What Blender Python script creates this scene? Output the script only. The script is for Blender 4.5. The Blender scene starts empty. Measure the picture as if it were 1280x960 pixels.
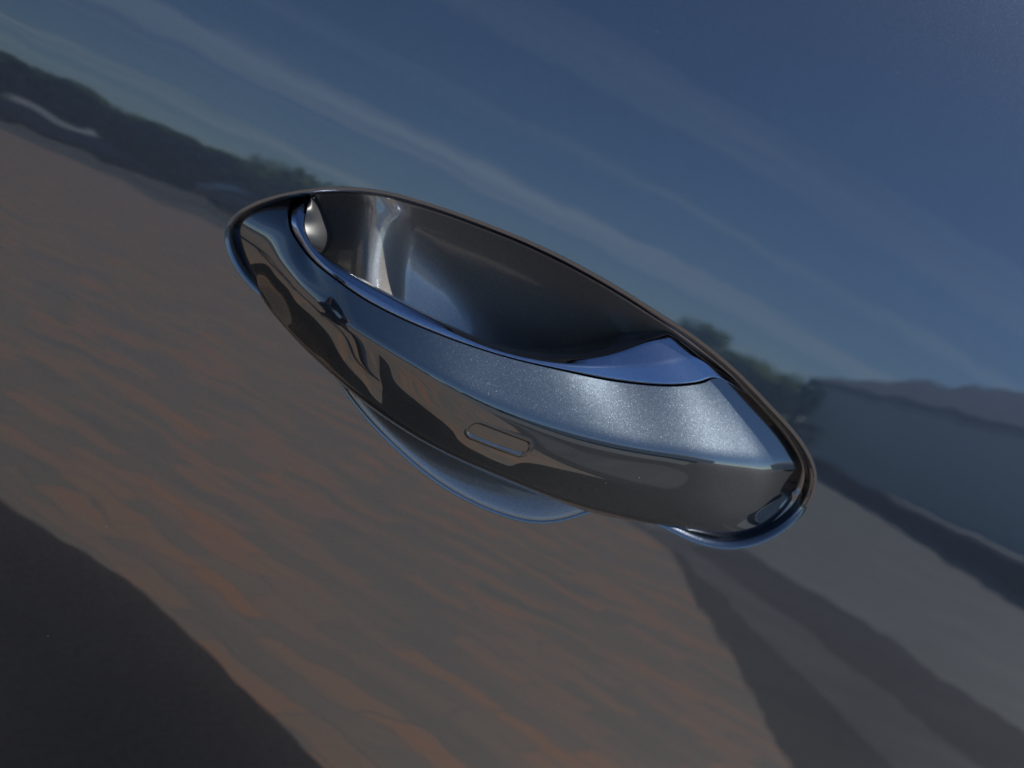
import bpy, math, random
import numpy as np
from math import sin, cos, tan, radians, pi
from mathutils import Vector, Matrix
from mathutils.bvhtree import BVHTree

random.seed(4)
rng = np.random.default_rng(4)
scene = bpy.context.scene
COL = scene.collection

# ------------------------------------------------------------------ camera
ZH = 0.90                                    # height of the handle above the ground
AZ, PITCH, ROLL, DIST = radians(30), radians(20), radians(33), 0.53
HFOV = radians(36)
FPX = 640 / tan(HFOV / 2)
fwd = np.array([sin(AZ) * cos(PITCH), cos(AZ) * cos(PITCH), -sin(PITCH)])
r0 = np.array([cos(AZ), -sin(AZ), 0.0])
u0 = np.array([sin(AZ) * sin(PITCH), cos(AZ) * sin(PITCH), cos(PITCH)])
RT = r0 * cos(ROLL) + u0 * sin(ROLL)
UP = -r0 * sin(ROLL) + u0 * cos(ROLL)
CAM = np.array([0, 0, ZH]) - fwd * DIST
cd = bpy.data.cameras.new('camera')
cam = bpy.data.objects.new('camera', cd)
COL.objects.link(cam)
cam.matrix_world = Matrix(((RT[0], UP[0], -fwd[0], CAM[0]), (RT[1], UP[1], -fwd[1], CAM[1]),
                           (RT[2], UP[2], -fwd[2], CAM[2]), (0, 0, 0, 1)))
cd.sensor_width = 36
cd.lens = 18 / tan(HFOV / 2)
cd.clip_start, cd.clip_end = 0.02, 3000
cd.dof.use_dof = True
cd.dof.focus_distance = 0.525
cd.dof.aperture_fstop = 13
scene.camera = cam

# ------------------------------------------------------------------ daylight
SUN = np.array([0.80, -0.08, 0.60]); SUN /= np.linalg.norm(SUN)      # towards the sun
world = bpy.data.worlds.new('World'); scene.world = world
world.use_nodes = True
wn, wl = world.node_tree.nodes, world.node_tree.links
wn.clear()
wo = wn.new('ShaderNodeOutputWorld'); bg = wn.new('ShaderNodeBackground')
sky = wn.new('ShaderNodeTexSky'); sky.sky_type = 'NISHITA'; sky.sun_disc = False
sky.sun_elevation = math.asin(SUN[2]); sky.sun_rotation = math.atan2(SUN[0], SUN[1])
sky.air_density, sky.dust_density, sky.ozone_density = 0.85, 0.0, 5.0
bg.inputs['Strength'].default_value = 0.075
tc = wn.new('ShaderNodeTexCoord'); sep = wn.new('ShaderNodeSeparateXYZ')
wl.new(tc.outputs['Generated'], sep.inputs[0])
zc = wn.new('ShaderNodeMath'); zc.operation = 'MAXIMUM'; zc.inputs[1].default_value = 0.03
wl.new(sep.outputs['Z'], zc.inputs[0])
zz = wn.new('ShaderNodeMath'); zz.operation = 'ADD'; zz.inputs[1].default_value = 0.10
wl.new(zc.outputs[0], zz.inputs[0])
dx = wn.new('ShaderNodeMath'); dx.operation = 'DIVIDE'; wl.new(sep.outputs['X'], dx.inputs[0]); wl.new(zz.outputs[0], dx.inputs[1])
dy = wn.new('ShaderNodeMath'); dy.operation = 'DIVIDE'; wl.new(sep.outputs['Y'], dy.inputs[0]); wl.new(zz.outputs[0], dy.inputs[1])
cmb = wn.new('ShaderNodeCombineXYZ'); wl.new(dx.outputs[0], cmb.inputs[0]); wl.new(dy.outputs[0], cmb.inputs[1])
mp = wn.new('ShaderNodeMapping'); wl.new(cmb.outputs[0], mp.inputs[0])
mp.inputs['Rotation'].default_value = (0, 0, radians(-20)); mp.inputs['Scale'].default_value = (0.22, 1.9, 1)
n1 = wn.new('ShaderNodeTexNoise'); n1.inputs['Scale'].default_value = 1.0; n1.inputs['Detail'].default_value = 5
n1.inputs['Roughness'].default_value = 0.5; n1.inputs['Distortion'].default_value = 0.5
wl.new(mp.outputs[0], n1.inputs['Vector'])
cr = wn.new('ShaderNodeValToRGB'); wl.new(n1.outputs['Fac'], cr.inputs[0])
cr.color_ramp.elements[0].position = 0.49; cr.color_ramp.elements[0].color = (0, 0, 0, 1)
cr.color_ramp.elements[1].position = 0.68; cr.color_ramp.elements[1].color = (0.55, 0.55, 0.55, 1)
lo = wn.new('ShaderNodeMapRange'); wl.new(sep.outputs['Z'], lo.inputs[0])       # cirrus thins out overhead
lo.inputs[1].default_value = 0.42; lo.inputs[2].default_value = 0.10; lo.inputs[3].default_value = 0.10; lo.inputs[4].default_value = 1.0
mu = wn.new('ShaderNodeMath'); mu.operation = 'MULTIPLY'; wl.new(cr.outputs[0], mu.inputs[0]); wl.new(lo.outputs[0], mu.inputs[1])
mx = wn.new('ShaderNodeMixRGB'); wl.new(mu.outputs[0], mx.inputs[0]); wl.new(sky.outputs[0], mx.inputs[1])
mx.inputs[2].default_value = (7.6, 8.8, 9.8, 1)
wl.new(mx.outputs[0], bg.inputs[0]); wl.new(bg.outputs[0], wo.inputs[0])

sd = bpy.data.lights.new('sun', 'SUN'); sd.energy = 3.0; sd.angle = radians(0.53); sd.color = (1.0, 0.95, 0.87)
so = bpy.data.objects.new('sun', sd); COL.objects.link(so)
so.rotation_euler = Vector(SUN).to_track_quat('Z', 'Y').to_euler()
so.location = (4, 2, 6)

vs = scene.view_settings
vs.view_transform = 'Standard'; vs.look = 'None'; vs.exposure = 1.38; vs.gamma = 1.0; vs.use_curve_mapping = False
scene.render.engine = 'CYCLES'
scene.cycles.use_denoising = True
scene.cycles.max_bounces = 8

# ------------------------------------------------------------------ helpers
def tag(o, label=None, cat=None, group=None, kind=None):
    for k, v in (('label', label), ('category', cat), ('group', group), ('kind', kind)):
        if v: o[k] = v
    return o

def empty(name, loc=(0, 0, 0), rz=0.0):
    o = bpy.data.objects.new(name, None); o.location = loc; o.rotation_euler = (0, 0, rz)
    o.empty_display_size = 0.1
    COL.objects.link(o); return o

def mesh_obj(name, verts, faces, mat, parent=None, smooth=True, normals=None):
    me = bpy.data.meshes.new(name)
    me.from_pydata([tuple(map(float, v)) for v in verts], [], faces)
    if smooth:
        me.polygons.foreach_set('use_smooth', [True] * len(me.polygons))
    me.update()
    if normals is not None:
        me.normals_split_custom_set_from_vertices([tuple(map(float, n)) for n in normals])
    me.materials.append(mat)
    o = bpy.data.objects.new(name, me); COL.objects.link(o)
    o.parent = parent
    return o

def door_y(x, z):
    """outer skin of the car side: z measured from the handle line"""
    return tan(T0) * z + z * z / (2 * RZ) + x * x / (2 * RX)
T0, RZ, RX = radians(9), 0.9, 9.0

def door_n(x, z):
    g = np.stack([x / RX, -np.ones_like(x), tan(T0) + z / RZ], -1)
    return g / np.linalg.norm(g, axis=-1, keepdims=True)

def at(px, py, off=0.0):
    """a measured photograph point -> point `off` metres outside the door skin (world)"""
    px, py, off = (np.asarray(v, float)[..., None] for v in np.broadcast_arrays(px, py, off))
    d = fwd + RT * (px - 640) / FPX - UP * (py - 480) / FPX
    d = d / np.linalg.norm(d, axis=-1, keepdims=True); t = np.full(d.shape[:-1], DIST)
    for _ in range(40):
        q = CAM + d * t[..., None]
        t = t + (door_y(q[..., 0], q[..., 2] - ZH) - off[..., 0] - q[..., 1]) / d[..., 1] * 0.9
    return CAM + d * t[..., None]

def spline(P, T, t):
    """C1 monotone-ish cubic through P at parameters T, evaluated at t"""
    P = np.asarray(P, float); T = np.asarray(T, float); t = np.asarray(t, float)
    m = np.zeros_like(P)
    d = (P[1:] - P[:-1]) / (T[1:] - T[:-1])[:, None]
    m[1:-1] = (d[1:] * (T[1:-1] - T[:-2])[:, None] + d[:-1] * (T[2:] - T[1:-1])[:, None]) / (T[2:] - T[:-2])[:, None]
    m[0], m[-1] = d[0], d[-1]
    i = np.clip(np.searchsorted(T, t, side='right') - 1, 0, len(T) - 2)
    h = (T[i + 1] - T[i]); s = ((t - T[i]) / h)[:, None]; h = h[:, None]
    return ((2*s**3 - 3*s**2 + 1) * P[i] + (s**3 - 2*s**2 + s) * h * m[i] + (-2*s**3 + 3*s**2) * P[i+1] + (s**3 - s**2) * h * m[i+1])

def gsmooth(A, sig, axis=0, closed=False):
    if sig <= 0: return A
    n = int(3 * sig) + 1
    k = np.exp(-0.5 * (np.arange(-n, n + 1) / sig) ** 2); k /= k.sum()
    A = np.moveaxis(A, axis, 0)
    if closed: Pd = np.concatenate([A[-n:], A, A[:n]])
    else:
        Pd = np.concatenate([2 * A[0] - A[1:n + 1][::-1], A, 2 * A[-1] - A[-n - 1:-1][::-1]])
    out = sum(k[j] * Pd[j:j + len(A)] for j in range(2 * n + 1))
    return np.moveaxis(out, 0, axis)

def sstep(x, a, b):
    t = np.clip((x - a) / (b - a), 0, 1); return t * t * (3 - 2 * t)

def resample(P, n, closed=False):
    P = np.asarray(P, float)
    if closed: P = np.concatenate([P, P[:1]])
    L = np.concatenate([[0], np.cumsum(np.linalg.norm(np.diff(P, axis=0), axis=1))])
    t = np.linspace(0, L[-1], n + 1 if closed else n)
    if closed: t = t[:-1]
    return np.stack([np.interp(t, L, P[:, k]) for k in range(P.shape[1])], 1)

def grid_normals(G, closed_v=False):
    du = np.gradient(G, axis=0)
    if closed_v:
        dv = (np.roll(G, -1, 1) - np.roll(G, 1, 1)) / 2
    else:
        dv = np.gradient(G, axis=1)
    n = np.cross(du, dv); n /= np.linalg.norm(n, axis=-1, keepdims=True) + 1e-12
    return n

def grid_faces(nu, nv, closed_v=False, flip=False):
    fs = []
    for i in range(nu - 1):
        for j in range(nv if closed_v else nv - 1):
            j2 = (j + 1) % nv
            f = (i * nv + j, (i + 1) * nv + j, (i + 1) * nv + j2, i * nv + j2)
            fs.append(f[::-1] if flip else f)
    return fs

# ------------------------------------------------------------------ materials
def new_mat(name):
    m = bpy.data.materials.new(name); m.use_nodes = True
    return m, m.node_tree.nodes, m.node_tree.links, m.node_tree.nodes['Principled BSDF']

def simple(name, col, rough=0.6, metal=0.0, noise=0.15, scale=8.0, coat=0.0, bump=0.0, bscale=40.0):
    m, n, l, b = new_mat(name)
    t = n.new('ShaderNodeTexCoord')
    nz = n.new('ShaderNodeTexNoise'); nz.inputs['Scale'].default_value = scale; nz.inputs['Detail'].default_value = 4
    l.new(t.outputs['Object'], nz.inputs['Vector'])
    r = n.new('ShaderNodeValToRGB'); l.new(nz.outputs['Fac'], r.inputs[0])
    r.color_ramp.elements[0].position = 0.3; r.color_ramp.elements[1].position = 0.7
    r.color_ramp.elements[0].color = tuple(c * (1 - noise) for c in col) + (1,)
    r.color_ramp.elements[1].color = tuple(min(1, c * (1 + noise)) for c in col) + (1,)
    l.new(r.outputs[0], b.inputs['Base Color'])
    b.inputs['Roughness'].default_value = rough; b.inputs['Metallic'].default_value = metal
    b.inputs['Coat Weight'].default_value = coat
    if bump:
        n2 = n.new('ShaderNodeTexNoise'); n2.inputs['Scale'].default_value = bscale; l.new(t.outputs['Object'], n2.inputs['Vector'])
        bp = n.new('ShaderNodeBump'); bp.inputs['Strength'].default_value = bump; bp.inputs['Distance'].default_value = 0.01
        l.new(n2.outputs['Fac'], bp.inputs['Height']); l.new(bp.outputs[0], b.inputs['Normal'])
    return m

def car_paint(name, base, flake=0.035, coat=1.0, rough=0.27, ior=1.5, metal=1.0, coat_rough=0.015):
    """metallic flake base under a clear coat with faint orange peel"""
    m, n, l, b = new_mat(name)
    t = n.new('ShaderNodeTexCoord')
    vo = n.new('ShaderNodeTexVoronoi'); vo.inputs['Scale'].default_value = 4200.0
    l.new(t.outputs['Object'], vo.inputs['Vector'])
    sb = n.new('ShaderNodeVectorMath'); sb.operation = 'SUBTRACT'; sb.inputs[1].default_value = (0.5, 0.5, 0.5)
    l.new(vo.outputs['Color'], sb.inputs[0])
    # a few flakes lie far off the surface and flash in the sun
    wn_ = n.new('ShaderNodeTexWhiteNoise'); wn_.noise_dimensions = '3D'; l.new(vo.outputs['Position'], wn_.inputs['Vector'])
    pw = n.new('ShaderNodeMath'); pw.operation = 'POWER'; pw.inputs[1].default_value = 5.0; l.new(wn_.outputs['Value'], pw.inputs[0])
    am = n.new('ShaderNodeMath'); am.operation = 'MULTIPLY_ADD'; am.inputs[1].default_value = flake * 3.5; am.inputs[2].default_value = flake
    l.new(pw.outputs[0], am.inputs[0])
    sc = n.new('ShaderNodeVectorMath'); sc.operation = 'SCALE'; l.new(sb.outputs[0], sc.inputs[0]); l.new(am.outputs[0], sc.inputs['Scale'])
    ge = n.new('ShaderNodeNewGeometry')
    ad = n.new('ShaderNodeVectorMath'); ad.operation = 'ADD'; l.new(ge.outputs['Normal'], ad.inputs[0]); l.new(sc.outputs[0], ad.inputs[1])
    nm = n.new('ShaderNodeVectorMath'); nm.operation = 'NORMALIZE'; l.new(ad.outputs[0], nm.inputs[0])
    l.new(nm.outputs[0], b.inputs['Normal'])
    # colour varies a little flake to flake
    hs = n.new('ShaderNodeMixRGB'); hs.inputs[0].default_value = 1
    hs.inputs[1].default_value = tuple(c * 0.8 for c in base) + (1,); hs.inputs[2].default_value = tuple(c * 1.25 for c in base) + (1,)
    l.new(wn_.outputs['Value'], hs.inputs[0]); l.new(hs.outputs[0], b.inputs['Base Color'])
    b.inputs['Metallic'].default_value = metal; b.inputs['Roughness'].default_value = rough
    b.inputs['Coat Weight'].default_value = coat; b.inputs['Coat Roughness'].default_value = coat_rough
    b.inputs['Coat IOR'].default_value = ior
    pn = n.new('ShaderNodeTexNoise'); pn.inputs['Scale'].default_value = 45.0; pn.inputs['Detail'].default_value = 1.0
    l.new(t.outputs['Object'], pn.inputs['Vector'])
    bp = n.new('ShaderNodeBump'); bp.inputs['Strength'].default_value = 1.0; bp.inputs['Distance'].default_value = 0.00007
    l.new(pn.outputs['Fac'], bp.inputs['Height'])
    p2 = n.new('ShaderNodeTexNoise'); p2.inputs['Scale'].default_value = 16.0; p2.inputs['Detail'].default_value = 0.0
    l.new(t.outputs['Object'], p2.inputs['Vector'])
    b2 = n.new('ShaderNodeBump'); b2.inputs['Strength'].default_value = 1.0; b2.inputs['Distance'].default_value = 0.00013
    l.new(p2.outputs['Fac'], b2.inputs['Height']); l.new(b2.outputs[0], bp.inputs['Normal']); l.new(bp.outputs[0], b.inputs['Coat Normal'])
    return m

PAINT = car_paint('car_paint', (0.042, 0.048, 0.060), ior=1.75)
RECESS = car_paint('recess_paint', (0.155, 0.148, 0.138), flake=0.02, rough=0.40, ior=1.6, metal=0.5, coat_rough=0.10)
HANDLE = car_paint('handle_paint', (0.0145, 0.019, 0.024), flake=0.045, rough=0.38, ior=1.78)
TRIM = car_paint('trim_gloss', (0.10, 0.125, 0.18), flake=0.0, rough=0.12, ior=1.6)
M_GLASS = simple('tinted_glass', (0.02, 0.022, 0.025), 0.03, 0.0, 0.05, coat=1.0)
M_RUBBER = simple('black_rubber', (0.012, 0.012, 0.013), 0.6)
M_PLASTIC = simple('black_plastic', (0.02, 0.02, 0.022), 0.35)
M_ALLOY = simple('alloy', (0.5, 0.5, 0.52), 0.3, 1.0)

# ------------------------------------------------------------------ ground and setting
def sheet(name, pts, z, mat):
    o = mesh_obj(name, [(x, y, z) for x, y in pts], [tuple(range(len(pts)))], mat, smooth=False)
    return tag(o, kind='structure')

def brick_mat():
    m, n, l, b = new_mat('brick_paving')
    t = n.new('ShaderNodeTexCoord'); mpp = n.new('ShaderNodeMapping'); l.new(t.outputs['Object'], mpp.inputs[0])
    mpp.inputs['Rotation'].default_value = (0, 0, radians(-62))
    wz = n.new('ShaderNodeTexNoise'); wz.inputs['Scale'].default_value = 3.0; wz.inputs['Detail'].default_value = 2; l.new(mpp.outputs[0], wz.inputs['Vector'])
    wsub = n.new('ShaderNodeVectorMath'); wsub.operation = 'SUBTRACT'; wsub.inputs[1].default_value = (.5, .5, .5); l.new(wz.outputs['Color'], wsub.inputs[0])
    wsc = n.new('ShaderNodeVectorMath'); wsc.operation = 'SCALE'; wsc.inputs['Scale'].default_value = 0.22; l.new(wsub.outputs[0], wsc.inputs[0])
    wad = n.new('ShaderNodeVectorMath'); wad.operation = 'ADD'; l.new(mpp.outputs[0], wad.inputs[0]); l.new(wsc.outputs[0], wad.inputs[1])
    br = n.new('ShaderNodeTexBrick'); l.new(wad.outputs[0], br.inputs['Vector'])
    br.inputs['Scale'].default_value = 1.0; br.inputs['Brick Width'].default_value = 0.20; br.inputs['Row Height'].default_value = 0.075
    br.inputs['Mortar Size'].default_value = 0.004; br.inputs['Mortar Smooth'].default_value = 0.3
    br.inputs['Color1'].default_value = (0, 0, 0, 1); br.inputs['Color2'].default_value = (1, 1, 1, 1); br.inputs['Mortar'].default_value = (0.5, 0.5, 0.5, 1)
    nz = n.new('ShaderNodeTexNoise'); nz.inputs['Scale'].default_value = 5.0; nz.inputs['Detail'].default_value = 3; m3 = n.new('ShaderNodeMapping'); m3.inputs['Scale'].default_value = (0.25, 1.5, 1); l.new(mpp.outputs[0], m3.inputs[0]); l.new(m3.outputs[0], nz.inputs['Vector'])
    a = n.new('ShaderNodeMixRGB'); a.inputs[0].default_value = 0.66; l.new(br.outputs['Color'], a.inputs[1]); l.new(nz.outputs['Fac'], a.inputs[2])
    r = n.new('ShaderNodeValToRGB'); l.new(a.outputs[0], r.inputs[0]); e = r.color_ramp.elements
    e[0].position = 0.18; e[0].color = (0.245, 0.245, 0.215, 1)
    e[1].position = 0.80; e[1].color = (0.60, 0.30, 0.17, 1)
    k = e.new(0.45); k.color = (0.34, 0.29, 0.235, 1)
    k = e.new(0.62); k.color = (0.48, 0.32, 0.22, 1)
    mo = n.new('ShaderNodeMixRGB'); l.new(br.outputs['Fac'], mo.inputs[0]); l.new(r.outputs[0], mo.inputs[1]); mo.inputs[2].default_value = (0.31, 0.27, 0.225, 1)
    l.new(mo.outputs[0], b.inputs['Base Color']); b.inputs['Roughness'].default_value = 0.85
    bp = n.new('ShaderNodeBump'); bp.inputs['Strength'].default_value = 0.4; bp.inputs['Distance'].default_value = 0.003; bp.invert = True
    l.new(br.outputs['Fac'], bp.inputs['Height']); l.new(bp.outputs[0], b.inputs['Normal'])
    return m

M_TAR = simple('asphalt', (0.15, 0.155, 0.155), 0.9, noise=0.2, scale=3, bump=0.4, bscale=150)
M_DARK = simple('dark_asphalt', (0.068, 0.069, 0.07), 0.9, noise=0.2, scale=3, bump=0.4, bscale=150)  # asphalt in a darker tone
M_CONC = simple('concrete', (0.25, 0.26, 0.25), 0.9, noise=0.12, scale=2)
M_GREEN = simple('foliage', (0.12, 0.17, 0.08), 0.7, noise=0.5, scale=1.2)
_n, _l = M_GREEN.node_tree.nodes, M_GREEN.node_tree.links      # leaves let light through
_tr = _n.new('ShaderNodeBsdfTranslucent'); _tr.inputs[0].default_value = (0.22, 0.30, 0.10, 1)
_mx = _n.new('ShaderNodeMixShader'); _mx.inputs[0].default_value = 0.5
_out = [q for q in _n if q.type == 'OUTPUT_MATERIAL'][0]
_l.new(_n['Principled BSDF'].outputs[0], _mx.inputs[1]); _l.new(_tr.outputs[0], _mx.inputs[2]); _l.new(_mx.outputs[0], _out.inputs[0])
M_BARK = simple('bark', (0.08, 0.06, 0.045), 0.9)
g = sheet('ground', [(-600, -600), (600, -600), (600, 600), (-600, 600)], -0.004, M_TAR)
sheet('brick_paving', [(-6, 6), (0.9, 6), (1.35, 0.2), (1.62, -1.25), (2.75, -3.5), (7.2, -25.6), (3.6, -36), (-12, -42)], 0.0, brick_mat())
sheet('shade_patch', [(-6, 6), (-6, -.24), (.06, -.26), (.08, -1.70), (.2, -1.56), (.30, -1.42), (.37, -1.33), (.41, -1.22), (.44, -1.12), (.47, -1.02), (.50, -.93), (.53, -.82), (.57, -.72), (.8, -.55), (1.4, -.78), (3, -1.32), (5, -2.6), (11, -5.6), (11, 6)], 0.004, simple('painted_shade', (0.022, 0.022, 0.024), 0.8, noise=.3, scale=5, bump=.4, bscale=120))  # near-black sheet that paints a shadow onto the ground beside the car
sheet('asphalt_path', [(0.9, 6), (2.2, 6), (2.05, -1.4), (2.25, -2.0), (2.85, -3.6), (2.75, -3.5), (1.62, -1.25), (1.35, 0.2)], 0.0, M_DARK)
sheet('concrete_path', [(2.2, 6), (2.5, 6), (2.5, -1.5), (2.85, -2.8), (3.1, -3.9), (2.85, -3.6), (2.25, -2.0), (2.05, -1.4)], 0.0, M_TAR)
sheet('asphalt_strip', [(2.5, 6), (3.2, 6), (3.25, -2.1), (3.55, -3.1), (3.7, -4.3), (3.1, -3.9), (2.85, -2.8), (2.5, -1.5)], 0.0, M_DARK)
sheet('added_dark_ground', [(3.2, 6), (11, 6), (11, -6.3), (3.24, -1.75)], 0.0, M_DARK)  # dark sheet added so the right of the grip mirrors something dark
sheet('pavement', [(3.24, -1.75), (9.4, -5.38), (9.3, -7.1), (17.4, -19.1), (12, -25.3), (7.3, -25.6), (2.9, -3.9), (3.7, -4.3), (3.55, -3.1), (3.25, -2.1)], 0.0, M_CONC)

def box(vf, x0, x1, y0, y1, z0, z1):
    V, F = vf; b = len(V)
    V += [(x, y, z) for z in (z0, z1) for x, y in ((x0, y0), (x1, y0), (x1, y1), (x0, y1))]
    F += [tuple(b + k for k in f) for f in ((0, 3, 2, 1), (4, 5, 6, 7), (0, 1, 5, 4), (1, 2, 6, 5), (2, 3, 7, 6), (3, 0, 4, 7))]

# low garden wall with a pale coping
root = tag(empty('garden_wall', (9.2, -7.2, 0), math.atan2(-12, 8.2)), 'low dark brick garden wall with a pale stone coping beyond the pavement', 'wall')
L = math.hypot(12, 8.2) + 6
vf = ([], []); box(vf, -4, L, 0.0, 0.22, 0, 0.42); mesh_obj('wall_body', *vf, simple('dark_brick', (0.07, 0.07, 0.075), 0.9), root, False)
vf = ([], []); box(vf, -4, L, -0.03, 0.25, 0.421, 0.50); mesh_obj('coping', *vf, simple('stone', (0.45, 0.45, 0.43), 0.8), root, False)

# house beyond the wall
def house(loc, rz, w, d, h, rh, label):
    root = tag(empty('house', loc, rz), label, 'house')
    vf = ([], []); box(vf, 0, w, 0, d, 0, h); mesh_obj('wall', *vf, simple('render', (0.8, 0.8, 0.8), 0.9), root, False)
    V = [(-.4, -.4, h + .003), (w + .4, -.4, h + .003), (w + .4, d + .4, h + .003), (-.4, d + .4, h + .003), (2.2, d / 2, h + rh), (w - 2.2, d / 2, h + rh)]
    F = [(0, 1, 5, 4), (1, 2, 5), (2, 3, 4, 5), (3, 0, 4), (3, 2, 1, 0)]
    mesh_obj('roof', V, F, simple('slate', (0.42, 0.42, 0.43), 0.8), root, False)
    vf = ([], []); box(vf, -.1, w + .1, -.12, -.003, h - .22, h - .05); mesh_obj('gutter', *vf, simple('gutter_white', (0.6, 0.6, 0.6), 0.6), root, False)
house((19.0, -14.1, 0), radians(-70.5), 16.0, 8, 3.9, 2.5, 'pale rendered house with a grey hipped roof beyond the garden wall')

def leaves(n, fn, size):
    V, F = [], []
    for _ in range(n):
        p, s = fn(); a = Vector(rng.normal(size=3)).normalized(); b_ = a.orthogonal().normalized(); c = a.cross(b_)
        s *= size; k = len(V)
        for u, v in ((-1, -.6), (1, -.6), (.8, .7), (-.8, .7)):
            V.append(tuple(Vector(p) + b_ * u * s + c * v * s))
        F.append((k, k + 1, k + 2, k + 3))
    return V, F

def tree(x, y, h, r, label, n=1300):
    root = tag(empty('tree', (x, y, 0)), label, 'tree', 'trees beyond the road')
    V, F = [], []; S = 10
    for i, (z, rr) in enumerate(((0, .22), (h * .3, .16), (h * .6, .10), (h * .85, .04))):
        for k in range(S): V.append((rr * cos(k * 2 * pi / S) + .1 * sin(z), rr * sin(k * 2 * pi / S), z))
        if i:
            for k in range(S): F.append(((i-1)*S+k, (i-1)*S+(k+1) % S, i*S+(k+1) % S, i*S+k))
    mesh_obj('trunk', V, F, M_BARK, root)
    cl = [(rng.normal(0, r * .45), rng.normal(0, r * .45), h - r * .9 + rng.normal(0, r * .35), rng.uniform(.3, .55) * r) for _ in range(14)]
    def fn():
        c = cl[rng.integers(len(cl))]; d = rng.normal(size=3); d /= np.linalg.norm(d); q = c[3] * rng.uniform(.6, 1.05)
        return (c[0] + d[0] * q, c[1] + d[1] * q, max(.6, c[2] + d[2] * q * .8)), rng.uniform(.6, 1.3)
    mesh_obj('crown', *leaves(n, fn, .16), M_GREEN, root, False)
for i, (az, D_, h, r, lb) in enumerate(((35.0, 42, 4.6, 2.2, 'round green tree left of the pale house'), (39.3, 38, 4.3, 1.9, 'leafy green tree partly hiding the near end of the pale house'), (37.6, 46, 4.4, 2.0, 'small green tree close against the pale house'),
        (29, 55, 4.6, 2.6, 'broad green tree standing alone between hedge and house'), (16.5, 46, 4.4, 2.0, 'bushy green tree at the end of the long hedge'))):
    a = radians(az); tree(D_ * sin(a), -D_ * cos(a), h, r, lb)
# long hedge
def hf():
    u = rng.uniform(-14, 14); w = rng.uniform(-.8, .8); top = 3.25 + .12 * sin(u * .9) + .08 * sin(u * 2.3 + 1)
    z = top * (1 - rng.uniform(0, 1) ** 1.3 * .98)
    return (u, w, z), rng.uniform(.7, 1.4)
V, F = leaves(15000, hf, .21)
ho = mesh_obj('hedge', V, F, M_GREEN, None, False); ho.scale = (2.1, 2.1, 1.75); ho.location = (6, -90, 0); ho.rotation_euler = (0, 0, radians(-3))
tag(ho, 'long clipped green hedge behind the parked vans', 'hedge')
far = []
V, F = leaves(11000, lambda: ((rng.uniform(-160, 200), rng.uniform(-130, -115), rng.uniform(0, 1) ** .8 * 3.2), rng.uniform(.7, 1.4)), 0.5)
tag(mesh_obj('far_wood', V, F, M_GREEN, None, False), 'far off belt of green trees along the horizon', 'wood', kind='stuff')

# parked cars
M_NAVY = simple('navy_paint', (0.035, 0.045, 0.07), 0.25, 0.3, coat=1.0)
def parked(x, y, rz, label, glint=False):
    root = tag(empty('parked_van', (x, y, 0), rz), label, 'van', 'dark vans parked beyond the road')
    root.scale = (1.9, 1.5, 1.5)
    prof = [(-2.2, .35), (-2.25, .7), (-2.0, .95), (-1.5, 1.02), (1.0, .98), (1.9, .85), (2.2, .65), (2.25, .35)]
    V = [(x_, s * (.86 if z < .9 else .8), z) for s in (-1, 1) for x_, z in prof]; n_ = len(prof)
    F = [tuple(range(n_)), tuple(range(2 * n_ - 1, n_ - 1, -1))] + [(i, (i + 1) % n_, n_ + (i + 1) % n_, n_ + i)[::-1] for i in range(n_)]
    mesh_obj('body', V, F, M_NAVY, root, False)
    pr = [(-1.9, 1.0), (-1.3, 1.40), (-.1, 1.45), (.95, 1.0)]
    V = [(x_, s * (.62 if z > 1.2 else .78), z) for s in (-1, 1) for x_, z in pr]
    F = [(0, 1, 2, 3), (7, 6, 5, 4)] + [(i, (i + 1) % 4, 4 + (i + 1) % 4, 4 + i)[::-1] for i in range(4)]
    mesh_obj('cabin', V, F, M_GLASS, root, False)
    vf = ([], []); box(vf, -1.28, -.12, -.6, .6, 1.405, 1.475); mesh_obj('roof', *vf, M_NAVY, root, False)
    for wx in (-1.4, 1.35):
        for sy in (-1, 1):
            V, F = [], []
            for k in range(20):
                for yy in (.70 * sy, .88 * sy): V.append((wx + .32 * cos(k * pi / 10), yy, .32 + .32 * sin(k * pi / 10)))
            F = [(2*k, 2*k+1, (2*k+3) % 40, (2*k+2) % 40) for k in range(20)] + [tuple(range(0, 40, 2)), tuple(range(1, 40, 2))]
            mesh_obj('wheel', V, F, M_RUBBER, root, False)
    if glint:
        V = [(-1.5, .80, 1.06), (.7, .80, 1.06), (.4, .55, 1.34), (-1.3, .55, 1.34), (-1.5, .83, 1.08), (.7, .83, 1.08), (.4, .58, 1.36), (-1.3, .58, 1.36)]
        mesh_obj('side_panel', V, [(0, 3, 2, 1), (4, 5, 6, 7), (0, 1, 5, 4), (1, 2, 6, 5), (2, 3, 7, 6), (3, 0, 4, 7)], simple('white_glint', (.8, .8, .8), .4), root, False)  # white sheet that paints a sun glint along the windows
parked(-1.5, -62, radians(4), 'dark navy van parked at the far left of the row')
parked(8.6, -62, radians(-3), 'dark navy van with a window glint painted as a white panel, middle of the row', True)
parked(18.5, -61, radians(-8), 'dark navy van parked nearest the houses')

# ------------------------------------------------------------------ the car itself
car = tag(empty('car', (0, 0.9, 0)), 'dark blue grey metallic car with a bow shaped door handle in an oval recess', 'car')
def carpart(o, parent=car):
    o.parent = parent
    return o

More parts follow.
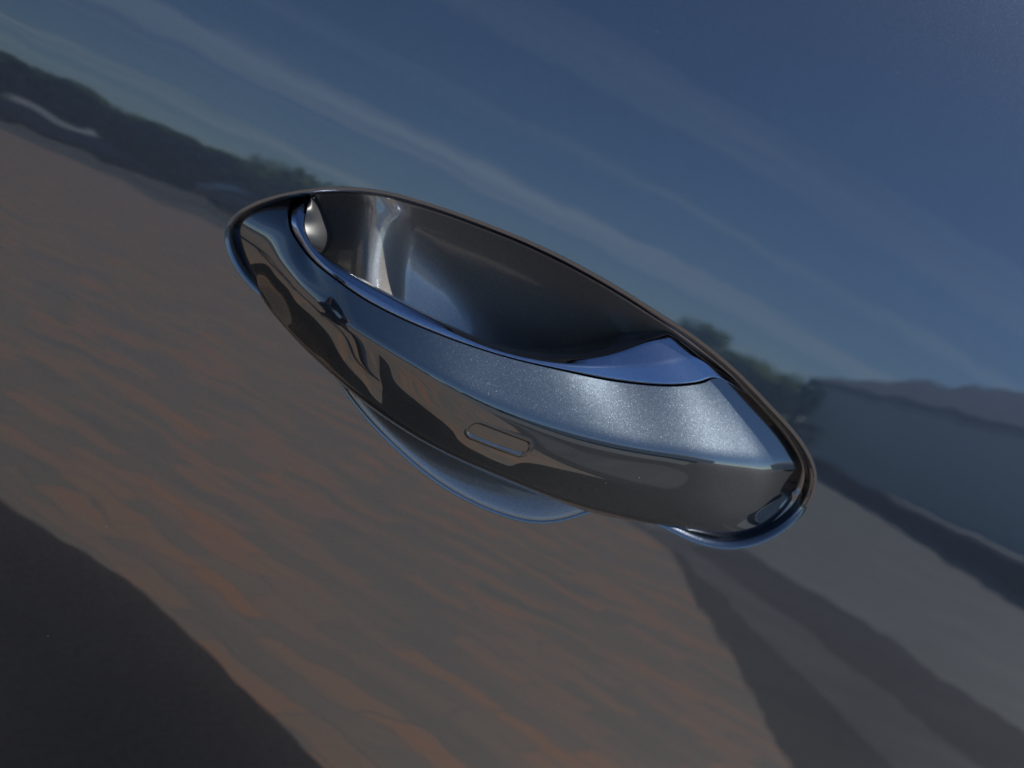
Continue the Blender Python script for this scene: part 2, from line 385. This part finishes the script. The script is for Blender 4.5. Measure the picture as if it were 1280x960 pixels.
# rim of the recess, traced round its outer edge
RIM = [(279,300),(279,284),(292,267),(318,252),(350,242),(390,235),(430,233),(480,238),(540,254),(600,275),(660,299),(720,328),(780,362),(830,394),(870,420),(920,461),(965,507),(1000,546),(1018,578),(1022,605),(1011,636),(982,665),(948,682),(915,688),(878,683),(846,670),(818,656),(780,642),(742,641),(704,653),(660,655),(600,636),(540,602),(482,552),(440,505),(408,457),(375,425),(340,385),(305,352),(287,325)]
rim = np.array([at(*p)[[0, 2]] - (0, ZH) for p in RIM])
n0 = len(rim); T = np.arange(-3, n0 + 4); Pp = rim[T % n0]
rim = spline(Pp, T, np.linspace(0, n0, 2400, endpoint=False))
NA = 900
rim = resample(rim, NA, True); rim = gsmooth(rim, 5, 0, True)
tg = np.roll(rim, -1, 0) - np.roll(rim, 1, 0); tg /= np.linalg.norm(tg, axis=1, keepdims=True)
inw = np.stack([-tg[:, 1], tg[:, 0]], 1)
cen = rim.mean(0)
if np.sum((cen - rim) * inw) < 0: inw = -inw
inw = gsmooth(inw, 6, 0, True); inw /= np.linalg.norm(inw, axis=1, keepdims=True)

X0, X1, Z0, Z1 = -0.55, 0.62, -0.50, 0.26
def rect_pt(p):
    d = p - cen; s = 1e9
    if d[0] > 0: s = min(s, (X1 - cen[0]) / d[0])
    if d[0] < 0: s = min(s, (X0 - cen[0]) / d[0])
    if d[1] > 0: s = min(s, (Z1 - cen[1]) / d[1])
    if d[1] < 0: s = min(s, (Z0 - cen[1]) / d[1])
    return cen + d * s
outer = np.array([rect_pt(p) for p in rim])
FIL, FLG = 0.0029, 0.005
rings, rn = [], []
NO = 70
for k in range(NO, 0, -1):
    s = (k / NO) ** 2.2
    q = rim * (1 - s) + outer * s
    P = np.stack([q[:, 0], door_y(q[:, 0], q[:, 1]), q[:, 1]], 1); rings.append(P); rn.append(door_n(q[:, 0], q[:, 1]))
scoop = sstep(inw[:, 1], -0.05, 0.35) * sstep(rim[:, 0], -0.090, -0.068) * (1 - sstep(rim[:, 0], 0.056, 0.072))
scoop = gsmooth(scoop, 8, 0, True)
amax = radians(86) * (1 - scoop) + radians(26) * scoop
for k in range(0, 15):
    a = k / 14 * amax; q = rim + inw * (FIL * np.sin(a))[:, None]
    P = np.stack([q[:, 0], door_y(q[:, 0], q[:, 1]) + FIL * 0.75 * (1 - np.cos(a)), q[:, 1]], 1)
    nb = door_n(q[:, 0], q[:, 1]) * np.cos(a)[:, None] + np.stack([inw[:, 0], 0 * inw[:, 0], inw[:, 1]], 1) * np.sin(a)[:, None]
    rings.append(P); rn.append(nb / np.linalg.norm(nb, axis=1, keepdims=True))
for k in (1, 2):
    P = rings[-1].copy(); P[:, 1] += FLG / 2 * (1 - scoop) + 0.0006; rings.append(P); rn.append(rn[-1])
G = np.array(rings); Nn = np.array(rn); nu = len(G)
fs = grid_faces(nu, NA, True)
v = G.reshape(-1, 3) + (0, -0.9, ZH)
def oriented(v, fs, N):
    a, b, c = (np.array(v[i]) for i in fs[len(fs) // 3][:3]); 
    return fs if np.dot(np.cross(b - a, c - a), N) > 0 else [f[::-1] for f in fs]
fs = oriented(v, fs, np.array(Nn.reshape(-1, 3)[fs[len(fs) // 3][0]]))
door = mesh_obj('door_panel', v, fs, PAINT, car, True, Nn.reshape(-1, 3))

# recessed finger bowl behind the handle
edge = rim + inw * (FIL * np.sin(amax) + 0.0002)[:, None]
c2 = at(610, 425)[[0, 2]] - (0, ZH)
M = 220
LOWR = edge[inw[:, 1] > 0.15][::2]; UPR = edge[inw[:, 1] < -0.15][::2]
HS = 0.0004
gx = np.arange(-0.135, 0.155, HS); gz = np.arange(-0.065, 0.060, HS)
GX, GZ = np.meshgrid(gx, gz, indexing='ij')
def soft(E_):
    out = np.zeros(GX.shape)
    for i in range(0, len(gx), 20):
        d2 = (GX[i:i + 20, :, None] - E_[:, 0]) ** 2 + (GZ[i:i + 20, :, None] - E_[:, 1]) ** 2 + 1e-7
        out[i:i + 20] = 1.16 * (d2 ** -6).sum(-1) ** (-1 / 12)
    return out
dl, du = soft(LOWR), soft(UPR)
xs = GX + 0.36 * (GZ - 0.033)
W = sstep(xs, -0.073, -0.050)
dcap = dl / (1 + (dl / 0.045) ** 4) ** 0.25
bowl_d = 0.0255 * (8.0 * dcap + 0.68 * sstep(dl, 0.011, 0.043)) * np.tanh(1.15 * du / 0.028) * W
dm_ = np.minimum(dl, du)
slot = (0.0075 + 0.0075 * sstep(xs, 0.05, 0.08)) * (1 - np.exp(-dm_ / 0.0014)) * ((1 - sstep(xs, -0.092, -0.078)) + sstep(xs, 0.05, 0.09))
hole = 0.013 * np.exp(-(np.abs(xs + 0.0830) / 0.0090) ** 3) * sstep(dm_, 0.0, 0.006)
FD = bowl_d + slot + hole
FD = gsmooth(gsmooth(FD, 2.2, 0), 2.2, 1)
def fsample(q):
    u = (q[..., 0] - gx[0]) / HS; w = (q[..., 1] - gz[0]) / HS
    i = np.clip(u.astype(int), 0, len(gx) - 2); j = np.clip(w.astype(int), 0, len(gz) - 2); a_ = u - i; b_ = w - j
    return FD[i, j] * (1 - a_) * (1 - b_) + FD[i + 1, j] * a_ * (1 - b_) + FD[i, j + 1] * (1 - a_) * b_ + FD[i + 1, j + 1] * a_ * b_
off_e = FIL * 0.75 * (1 - np.cos(amax)) + 0.0001 + 0.0028 * (1 - scoop)
fe = fsample(edge)
def surf_y(q, t):
    w0 = (1 - sstep(np.full(len(q), t), 0, 0.22))
    return door_y(q[:, 0], q[:, 1]) + fsample(q) + (off_e - fe) * w0 + 0.004 * (1 - w0)
rings, bn = [], []
for k in range(M + 1):
    t = min(k / M, 0.9995)
    q = edge * (1 - t) + c2 * t
    y = surf_y(q, t); e = 0.0006
    rings.append(np.stack([q[:, 0], y, q[:, 1]], 1))
    ddx = (surf_y(q + (e, 0), t) - surf_y(q - (e, 0), t)) / (2 * e); ddz = (surf_y(q + (0, e), t) - surf_y(q - (0, e), t)) / (2 * e)
    bn.append(np.stack([ddx, -np.ones(NA), ddz], 1))
G = np.array(rings); Na = np.array(bn); Na /= np.linalg.norm(Na, axis=-1, keepdims=True)
Nb = grid_normals(np.concatenate([G[:, -1:], G, G[:, :1]], 1))[:, 1:-1]
if Nb[60, :, 1].mean() > 0: Nb = -Nb
wk = sstep(np.arange(M + 1) / M, 0.15, 0.30)[:, None, None]
Nb = Nb * (1 - wk) + Na * wk; Nb /= np.linalg.norm(Nb, axis=-1, keepdims=True)
v = G.reshape(-1, 3) + (0, -0.9, ZH)
fs = oriented(v, grid_faces(M + 1, NA, True), Nb.reshape(-1, 3)[(M // 3) * NA])
bowl = mesh_obj('recess_bowl', v, fs, RECESS, car, True, Nb.reshape(-1, 3))

# ---- handle: stations along its length, each (bottom edge, belly, crease, top/seam) with stand-off in mm
ST = [  # t    B(px,py,mm)      M(px,py,mm)       C(px,py,mm)       S(px,py,mm)
 (0.00, (283,302,-5.0),  (283,296,-4.5),  (283,292,-4.5),  (284,286,-5.0)),
 (0.03, (296,332,-3.5),  (297,318,-2.0),  (298,300,-1.8),  (310,254,-3.5)),
 (0.06, (315,352,-1.0),  (317,336,1.0),   (318,312,1.5),   (342,243,-2.5)),
 (0.09, (330,378,1.0),   (322,350,2.5),   (318,320,2.5),   (364,246,-5.5)),
 (0.12, (342,394,3.0),   (332,366,5.0),   (327,335,5.0),   (359,264,0.5)),
 (0.15, (356,410,5.0),   (348,384,8.0),   (343,354,8.5),  (361,285,6.0)),
 (0.19, (376,432,7.0),   (369,404,11.5),  (365,373,12.5),  (371,303,9.0)),
 (0.24, (403,458,11.0),   (397,424,15.5),  (393,389,17.0),  (386,323,12.3)),
 (0.32, (450,500,14.5),  (438,457,20.0),  (432,408,21.5),  (418,350,16.2)),
 (0.40, (500,536,17.0),  (488,490,22.8),  (484,437,24.5),  (461,379,19.0)),
 (0.50, (562,571,18.0),  (558,524,24.3),  (560,480,26.0),  (535,414,20.6)),
 (0.60, (640,605,15.0),  (640,562,22.3),  (640,516,24.0),  (620,444,18.3)),
 (0.70, (720,636,7.5),  (722,592,18.0),  (725,545,20.5),  (705,465,13.8)),
 (0.78, (795,655,1.0),   (800,615,11.5),  (800,562,16.0),  (770,478,8.0)),
 (0.86, (868,670,-2.6),   (880,628,4.3),   (882,575,10.0),  (840,484,3.5)),
 (0.92, (920,681,-5.4),   (935,630,-2.6),   (938,581,2.4),   (880,480,-1.2)),
 (0.965,(964,669,-6.4),  (970,625,-6.0),  (972,583,-2.8),  (908,476,-4.2)),
 (1.00, (1011,606,-8.0), (1013,597,-7.5), (1015,587,-6.0), (975,522,-7.0)),
]
def w3(p): return at(p[0], p[1], p[2] / 1000)
TT = [s[0] for s in ST]
NU, NV = 760, 150
tt = np.linspace(0, 1, NU)
px_ = [gsmooth(spline([q[k][:2] for q in ST], TT, tt), 6) for k in (1, 2, 3, 4)]
mm_ = [gsmooth(spline([[q[k][2]] for q in ST], TT, tt), 9)[:, 0] for k in (1, 2, 3, 4)]
# the narrow head is one smooth dome: thin plate through measured heights
DOME = np.array([(276,296,-7.5),(290,290,-4.0),(300,252,-5.5),(292,325,-4.5),(320,300,0.8),(350,300,4.6),(380,318,8.6),(320,260,-3.2),(350,248,-4.0),(375,244,-5.0),
 (340,340,6.2),(318,330,0.6),(365,372,11.8),(400,393,17.6),(345,390,3.8),(316,352,-1.4),(330,374,1.0),(374,428,6.6),(403,457,10.5),(386,323,9.8),(418,350,13.6),(360,275,2.8),(400,430,13.0),(440,415,21.5),(450,500,14.0),(461,379,16.6),(440,457,19.8),(330,276,0.0)], float)
def tps(r2): return 0.5 * r2 * np.log(r2 + 1e-9)
Pc = DOME[:, :2] / 100
Kk = tps(((Pc[:, None] - Pc[None]) ** 2).sum(-1)) + np.eye(len(Pc)) * 0.02
Q1 = np.c_[np.ones(len(Pc)), Pc]; Z3 = np.zeros((3, 3))
cf = np.linalg.solve(np.block([[Kk, Q1], [Q1.T, Z3]]), np.r_[DOME[:, 2], 0, 0, 0])
def dome(p):
    p = p / 100; k = tps(((p[..., None, :] - Pc) ** 2).sum(-1))
    return k @ cf[:-3] + cf[-3] + p @ cf[-2:]
GP = np.zeros((NU, NV, 3))
for i in range(NU):
    B_, M_, C_, S_ = ((*px_[k][i], mm_[k][i]) for k in range(4))
    B_, M_, C_, S_ = map(np.array, (B_, M_, C_, S_))
    B1 = B_ * .82 + M_ * .18; B1[2] = B_[2] + 2.2
    B2 = B_ * .94 + M_ * .06; B2[2] = B_[2] - 0.3
    B0 = B_.copy(); B0[2] -= 6.0
    GP[i] = resample(np.array([B0 + (0, 0, -9), B0, B2, B1, M_, C_, S_]) / (3.7, 3.7, 1), NV) * (3.7, 3.7, 1)
dm = dome(GP[:, :, :2])
wd = (1 - sstep(tt, 0.20, 0.36))[:, None]
frac = np.linspace(0, 1, NV)[None]
# below the belly the section keeps its tight curl under
own = GP[:, :, 2]; keep = 1 - sstep(np.linspace(0, 1, NV), 0.20, 0.34)[None]
wd = wd * (1 - keep)
GP[:, :, 2] = own * (1 - wd) + dm * wd
H = at(GP[:, :, 0], GP[:, :, 1], GP[:, :, 2] / 1000)
Bb = H[:, 0]
H0 = H.copy()
H = gsmooth(H, 5.5, 1)
H = gsmooth(H, 4, 0)
NH = grid_normals(H)
if NH[NU // 2, NV // 2, 1] > 0: NH = -NH
# touch pad: a shallow rounded slot pressed into the lower face
pc = [np.array(at(599, 540, 0.020)), np.array(at(648, 561, 0.018))]
bv = BVHTree.FromPolygons([tuple(p) for p in H.reshape(-1, 3)], grid_faces(NU, NV))
def onsurf(px, py):
    d = fwd + RT * (px - 640) / FPX - UP * (py - 480) / FPX
    h = bv.ray_cast(Vector(CAM), Vector(d).normalized()); return np.array(h[0])
pa, pb = onsurf(595, 538), onsurf(653, 560)
ax = (pb - pa); Ls = np.linalg.norm(ax); ax /= Ls
rel = H - pa
al = np.clip(rel @ ax, 0, Ls)
dist = np.linalg.norm(rel - al[..., None] * ax, axis=-1)
RAD = 0.00265
press = 0.00048 * (1 - sstep(dist, RAD - 0.00035, RAD + 0.00035))
lipr = 0.00012 * np.exp(-((dist - RAD - 0.0006) / 0.0003) ** 2)
H = H + NH * (lipr - press)[..., None]
NH = grid_normals(H)
if NH[NU // 2, NV // 2, 1] > 0: NH = -NH
# seam lip: the shell turns inward along the seam
extra, en = [], []
dirv = H[:, -1] - H[:, -4]; dirv /= np.linalg.norm(dirv, axis=1, keepdims=True)
base = H[:, -1]; nb = NH[:, -1]
for a in (30, 60, 90):
    a = radians(a); rr = 0.0004
    extra.append(base + dirv * rr * sin(a) - nb * rr * (1 - cos(a))); en.append(nb * cos(a) + dirv * sin(a))
extra.append(extra[-1] - nb * 0.006); en.append(dirv)
H = np.concatenate([H, np.stack(extra, 1)], 1); NH = np.concatenate([NH, np.stack(en, 1)], 1)
NVt = H.shape[1]
allf = grid_faces(NU, NVt)
inpad = np.zeros((NU, NVt), bool); inpad[:, :NV] = dist < RAD - 0.0003
ip = inpad.reshape(-1)
hv = H.reshape(-1, 3) - np.array([0, 0.9, 0])
hn = NH.reshape(-1, 3)
allf = oriented(hv, allf, hn[allf[len(allf) // 3][0]])
f_sh = [f for f in allf if not all(ip[i] for i in f)]
f_pd = [f for f in allf if all(ip[i] for i in f)]
def submesh(name, fl, mat, parent):
    used = sorted({i for f in fl for i in f}); mp_ = {o: n_ for n_, o in enumerate(used)}
    return mesh_obj(name, hv[used], [tuple(mp_[i] for i in f) for f in fl], mat, parent, True, hn[used])
handle = submesh('door_handle', f_sh, HANDLE, car)
handle['label'] = 'bow shaped metallic pull handle'
pad = submesh('touch_pad', f_pd, HANDLE, handle)

# ---- trim strip along the inner edge of the grip: from the seam to the opening
TR = [  # t, I(px,py,mm)   (same t as the shell stations)
 (0.090, (396,247,-6.0)), (0.12, (384,262,-0.5)), (0.15, (379,276,4.0)), (0.19, (383,297,7.5)), (0.24, (398,315,9.5)),
 (0.32, (436,341,14.0)), (0.40, (482,368,16.4)), (0.50, (552,404,17.4)), (0.60, (624,436,14.6)), (0.70, (706,449,9.6)),
 (0.78, (762,443,4.0)), (0.86, (806,427,-1.2)), (0.92, (834,419,-4.5)), (0.965, (846,421,-5.0)), (1.00, (925,480,-8.5))]
ti = np.linspace(0.09, 1.0, 700)
Ic = gsmooth(spline([w3(p[1]) for p in TR], [p[0] for p in TR], ti), 12)
idx = ti * (NU - 1); i0 = np.clip(idx.astype(int), 0, NU - 2); fr = (idx - i0)[:, None]
lip = H[:, NV]; lipn = NH[:, NV - 1]
S2 = lip[i0] * (1 - fr) + lip[i0 + 1] * fr
Sn = lipn[i0] * (1 - fr) + lipn[i0 + 1] * fr
ddir = Ic - S2; wid = np.linalg.norm(ddir, axis=1, keepdims=True); ddir /= wid
S2 = S2 + ddir * 0.00055
NT = 70
Tg = np.zeros((700, NT, 3))
post = sstep(ti, 0.24, 0.12)[:, None] if False else (1 - sstep(ti, 0.13, 0.30))[:, None]
Ib = Ic + np.array([0, 0.0045, -0.0008])
Ib2 = Ib + np.array([0.0, 0.010, -0.004])
for i in range(700):
    mid = (S2[i] + Ic[i]) / 2 + Sn[i] * 0.0010
    poly = np.array([S2[i] - Sn[i] * 0.003, S2[i], mid, Ic[i], Ib[i], Ib2[i]])
    Tg[i] = resample(poly, NT)
Tg = gsmooth(Tg, 1.3, 1); Tg = gsmooth(Tg, 8, 0)
TN = grid_normals(Tg)
if TN[350, 20, 1] > 0: TN = -TN
tv = Tg.reshape(-1, 3) - np.array([0, 0.9, 0]); tn = TN.reshape(-1, 3)
tf = grid_faces(700, NT); tf = oriented(tv, tf, tn[tf[len(tf) // 3][0]])
trim = mesh_obj('handle_trim', tv, tf, TRIM, handle, True, tn)

# ---- dark inner grip: back of the bow and the foot at its narrow end
tb = np.linspace(0, 1, 300)
gB = np.zeros((300, 12, 3))
Bs = np.stack([np.interp(0.09 + 0.91 * tb, tt, Bb[:, k]) for k in range(3)], 1)
Is = np.stack([np.interp(0.09 + 0.91 * tb, ti, Ib2[:, k]) for k in range(3)], 1)
for j in range(12):
    s = j / 11
    gB[:, j] = Is * (1 - s) + Bs * s + np.array([0, 0.004, 0]) * sin(pi * s)
BN = grid_normals(gB)
if BN[150, 6, 1] < 0: BN = -BN
v_ = gB.reshape(-1, 3) - np.array([0, 0.9, 0]); f_ = oriented(v_, grid_faces(300, 12), BN.reshape(-1, 3)[100 * 12])
mesh_obj('grip_back', v_, f_, simple('grip_plastic', (0.22, 0.215, 0.21), 0.5), handle, True, BN.reshape(-1, 3))
foot = [(388,246,-3),(398,256,-6),(408,272,-9),(414,292,-11),(413,306,-13),(406,316,-15)]
fi = [(388,246,-3),(384,262,1),(381,278,0.5),(384,294,1),(390,304,-1),(395,311,-4)]
FA = spline([w3(p) for p in fi], range(6), np.linspace(0, 5, 60)); FB = spline([w3(p) for p in foot], range(6), np.linspace(0, 5, 60))
gF = np.zeros((60, 24, 3))
for j in range(24):
    s = j / 23; gF[:, j] = FA * (1 - s) + FB * s + np.array([0, -0.0015, 0]) * sin(pi * s)
gF2 = np.concatenate([gF, (gF[:, -1:] + np.array([0, .008, 0]))], 1)
FN = grid_normals(gF2)
if FN[30, 10, 1] > 0: FN = -FN
v_ = gF2.reshape(-1, 3) - np.array([0, 0.9, 0]); f_ = oriented(v_, grid_faces(60, 25), FN.reshape(-1, 3)[20 * 25])
mesh_obj('handle_foot', v_, f_, simple('foot_plastic', (0.008, 0.009, 0.011), 0.42), handle, True, FN.reshape(-1, 3))

# ---- the rest of the car side: neighbouring panels, glass, roof, sill, wheels
def side_panel(name, x0, x1, z0, z1, nx=24, nz=24, mat=PAINT):
    V, N = [], []
    for i in range(nx):
        for j in range(nz):
            x = x0 + (x1 - x0) * i / (nx - 1); z = z0 + (z1 - z0) * j / (nz - 1)
            V.append((x, door_y(x, z) - 0.9, z + ZH)); N.append(door_n(np.array(x), np.array(z)))
    f = oriented(V, grid_faces(nx, nz), N[0]); return mesh_obj(name, V, f, mat, car, True, N)
side_panel('rear_door', X1 + .004, 1.55, Z0, Z1)
side_panel('front_wing', -1.5, X0 - .004, Z0, Z1)
side_panel('sill', -1.5, 1.55, -0.64, Z0 - .004, 30, 8)
yb = door_y(0, Z1) - 0.9
zb = ZH + Z1
V = [(-1.0, yb + .02, zb + .004), (1.5, yb + .02, zb + .004), (1.1, yb + .24, zb + .34), (-.3, yb + .24, zb + .34)]
mesh_obj('side_window', V, [(0, 1, 2, 3)], simple('clear_dark_glass', (0.03, .03, .035), .03, coat=1), car, False)
V = [(-.32, yb + .235, zb + .344), (1.12, yb + .235, zb + .344), (1.1, yb + .34, zb + .40), (-.3, yb + .34, zb + .40), (1.0, yb + 1.4, zb + .40), (-.3, yb + 1.4, zb + .40)]
mesh_obj('roof', V, [(0, 1, 2, 3), (3, 2, 4, 5)], PAINT, car, False)
V = [(-1.5, yb, zb), (-1.5, 0.8, zb - .05), (1.55, .8, zb - .05), (1.55, yb, zb)]
for wx in (-1.25, 1.35):
    V, F = [], []
    R_ = .33
    for k in range(32):
        for yy, rr in ((-.87, R_), (-.66, R_), (-.87, .2)): V.append((wx + rr * cos(k * pi / 16), yy, .33 + rr * sin(k * pi / 16)))
    F = [(3*k, 3*k+1, (3*k+4) % 96, (3*k+3) % 96) for k in range(32)] + [(3*k, 3*k+2, (3*k+5) % 96, (3*k+3) % 96) for k in range(32)]
    w = mesh_obj('wheel', V, F, M_RUBBER, car, False)
    mesh_obj('rim', [(wx + .2 * cos(k * pi / 16), -.865, .33 + .2 * sin(k * pi / 16)) for k in range(32)], [tuple(range(32))], M_ALLOY, w, False)

# a few dust grains lying on the grip and the door
V, F = [], []
spots = [onsurf(*p) for p in ((815, 566), (757, 604), (799, 597), (742, 520), (898, 530), (655, 498), (590, 470), (850, 548), (700, 500), (933, 545), (620, 455))]
spots += [at(*p) for p in ((133, 658), (60, 795), (1018, 598), (1225, 40), (1120, 90), (950, 130), (820, 40), (300, 600), (1150, 240), (700, 880))]
for q in spots:
    r_ = rng.uniform(0.00010, 0.00019); k = len(V); c = np.array(q) - (0, 0.9, 0) + (0, -r_ * .5, r_ * .3)
    V += [tuple(c + np.array(d) * r_ * rng.uniform(.6, 1.1)) for d in ((1, 0, 0), (-1, 0, 0), (0, 1, 0), (0, -1, 0), (0, 0, 1), (0, 0, -1))]
    F += [tuple(k + i for i in f) for f in ((0, 2, 4), (2, 1, 4), (1, 3, 4), (3, 0, 4), (2, 0, 5), (1, 2, 5), (3, 1, 5), (0, 3, 5))]
tag(mesh_obj('dust', V, F, simple('dust', (0.55, 0.53, 0.5), 0.9), car, False), kind='stuff')

# ------------------------------------------------------------------ kneeling photographer (seen only mirrored in the paint)
def skin_figure(name, joints, edges, mat, parent, sub=2):
    me = bpy.data.meshes.new(name)
    me.from_pydata([j[0] for j in joints], edges, [])
    o = bpy.data.objects.new(name, me); COL.objects.link(o); o.parent = parent
    o.modifiers.new('skin', 'SKIN'); s = o.modifiers.new('sub', 'SUBSURF'); s.levels = s.render_levels = sub
    for k, j in enumerate(joints):
        r = j[1]; me.skin_vertices[0].data[k].radius = (r, r) if not isinstance(r, tuple) else r
    me.skin_vertices[0].data[0].use_root = True
    me.materials.append(mat); me.polygons.foreach_set('use_smooth', [True] * len(me.polygons))
    return o
per = tag(empty('person', (-.55, -1.15, 0)), 'person in dark blue jacket and trousers kneeling to photograph the door', 'person')
def off(p): return (p[0] + .55, p[1] + 1.15, p[2])
M_CLOTH = simple('dark_cloth', (0.05, 0.065, 0.10), .9)
M_SKIN = simple('skin', (0.42, 0.25, 0.18), .6, noise=.05)
J = [((-.55, -1.25, .40), .15), ((-.58, -1.20, .60), .14), ((-.60, -1.12, .84), .14), ((-.58, -1.04, .97), .06), ((-.56, -.98, 1.06), .05),
     ((-.44, -1.06, .88), .07), ((-.36, -.84, .86), .05), ((-.26, -.60, 1.0), .035), ((-.20, -.53, 1.04), .03),
     ((-.74, -1.04, .88), .07), ((-.62, -.82, .84), .05), ((-.42, -.60, .99), .035), ((-.32, -.53, 1.03), .03),
     ((-.44, -1.20, .36), .12), ((-.20, -.98, .44), .08), ((-.14, -1.0, .24), .06), ((-.08, -1.0, .10), .05), ((.05, -.96, .045), .04),
     ((-.66, -1.22, .36), .12), ((-.70, -.98, .12), .08), ((-.70, -1.26, .08), .06), ((-.70, -1.42, .06), .045)]
Eg = [(0,1),(1,2),(2,3),(3,4),(2,5),(5,6),(6,7),(7,8),(2,9),(9,10),(10,11),(11,12),(0,13),(13,14),(14,15),(15,16),(16,17),(0,18),(18,19),(19,20),(20,21)]
skin_figure('clothed_body', [(off(p), r) for p, r in J], Eg, M_CLOTH, per)
skin_figure('head', [(off(p), r) for p, r in [((-.56, -.98, 1.08), .05), ((-.55, -.95, 1.13), .08), ((-.55, -.94, 1.19), .08), ((-.52, -.86, 1.12), .018)]], [(0,1),(1,2),(1,3)], M_SKIN, per)
skin_figure('hair', [(off(p), r) for p, r in [((-.57, -1.02, 1.13), .07), ((-.56, -1.00, 1.20), .08), ((-.55, -.95, 1.23), .07)]], [(0,1),(1,2)], M_BARK, per)
for sx in (-1, 1):
    hx = -.255 + sx * .075
    jj = [((hx, -.53, 1.04), .022), ((hx, -.50, 1.06), .028)]; ee = [(0, 1)]
    for q in range(4):
        k = len(jj); jj += [((hx - sx * .004, -.475, 1.045 + .02 * q), .009), ((hx - sx * .03, -.465, 1.045 + .02 * q), .008)]; ee += [(1, k), (k, k + 1)]
    k = len(jj); jj += [((hx - sx * .02, -.51, 1.03), .011), ((hx - sx * .045, -.49, 1.03), .009)]; ee += [(1, k), (k, k + 1)]
    skin_figure('hand', [(off(p), r) for p, r in jj], ee, M_SKIN, per)
croot = tag(empty('camera_body', (-.262, -.485, 1.08)), 'small black camera held in both hands of the kneeling person', 'camera')
vf = ([], []); box(vf, -.06, .06, -.025, .01, -.04, .04); mesh_obj('housing', *vf, M_PLASTIC, croot, False)
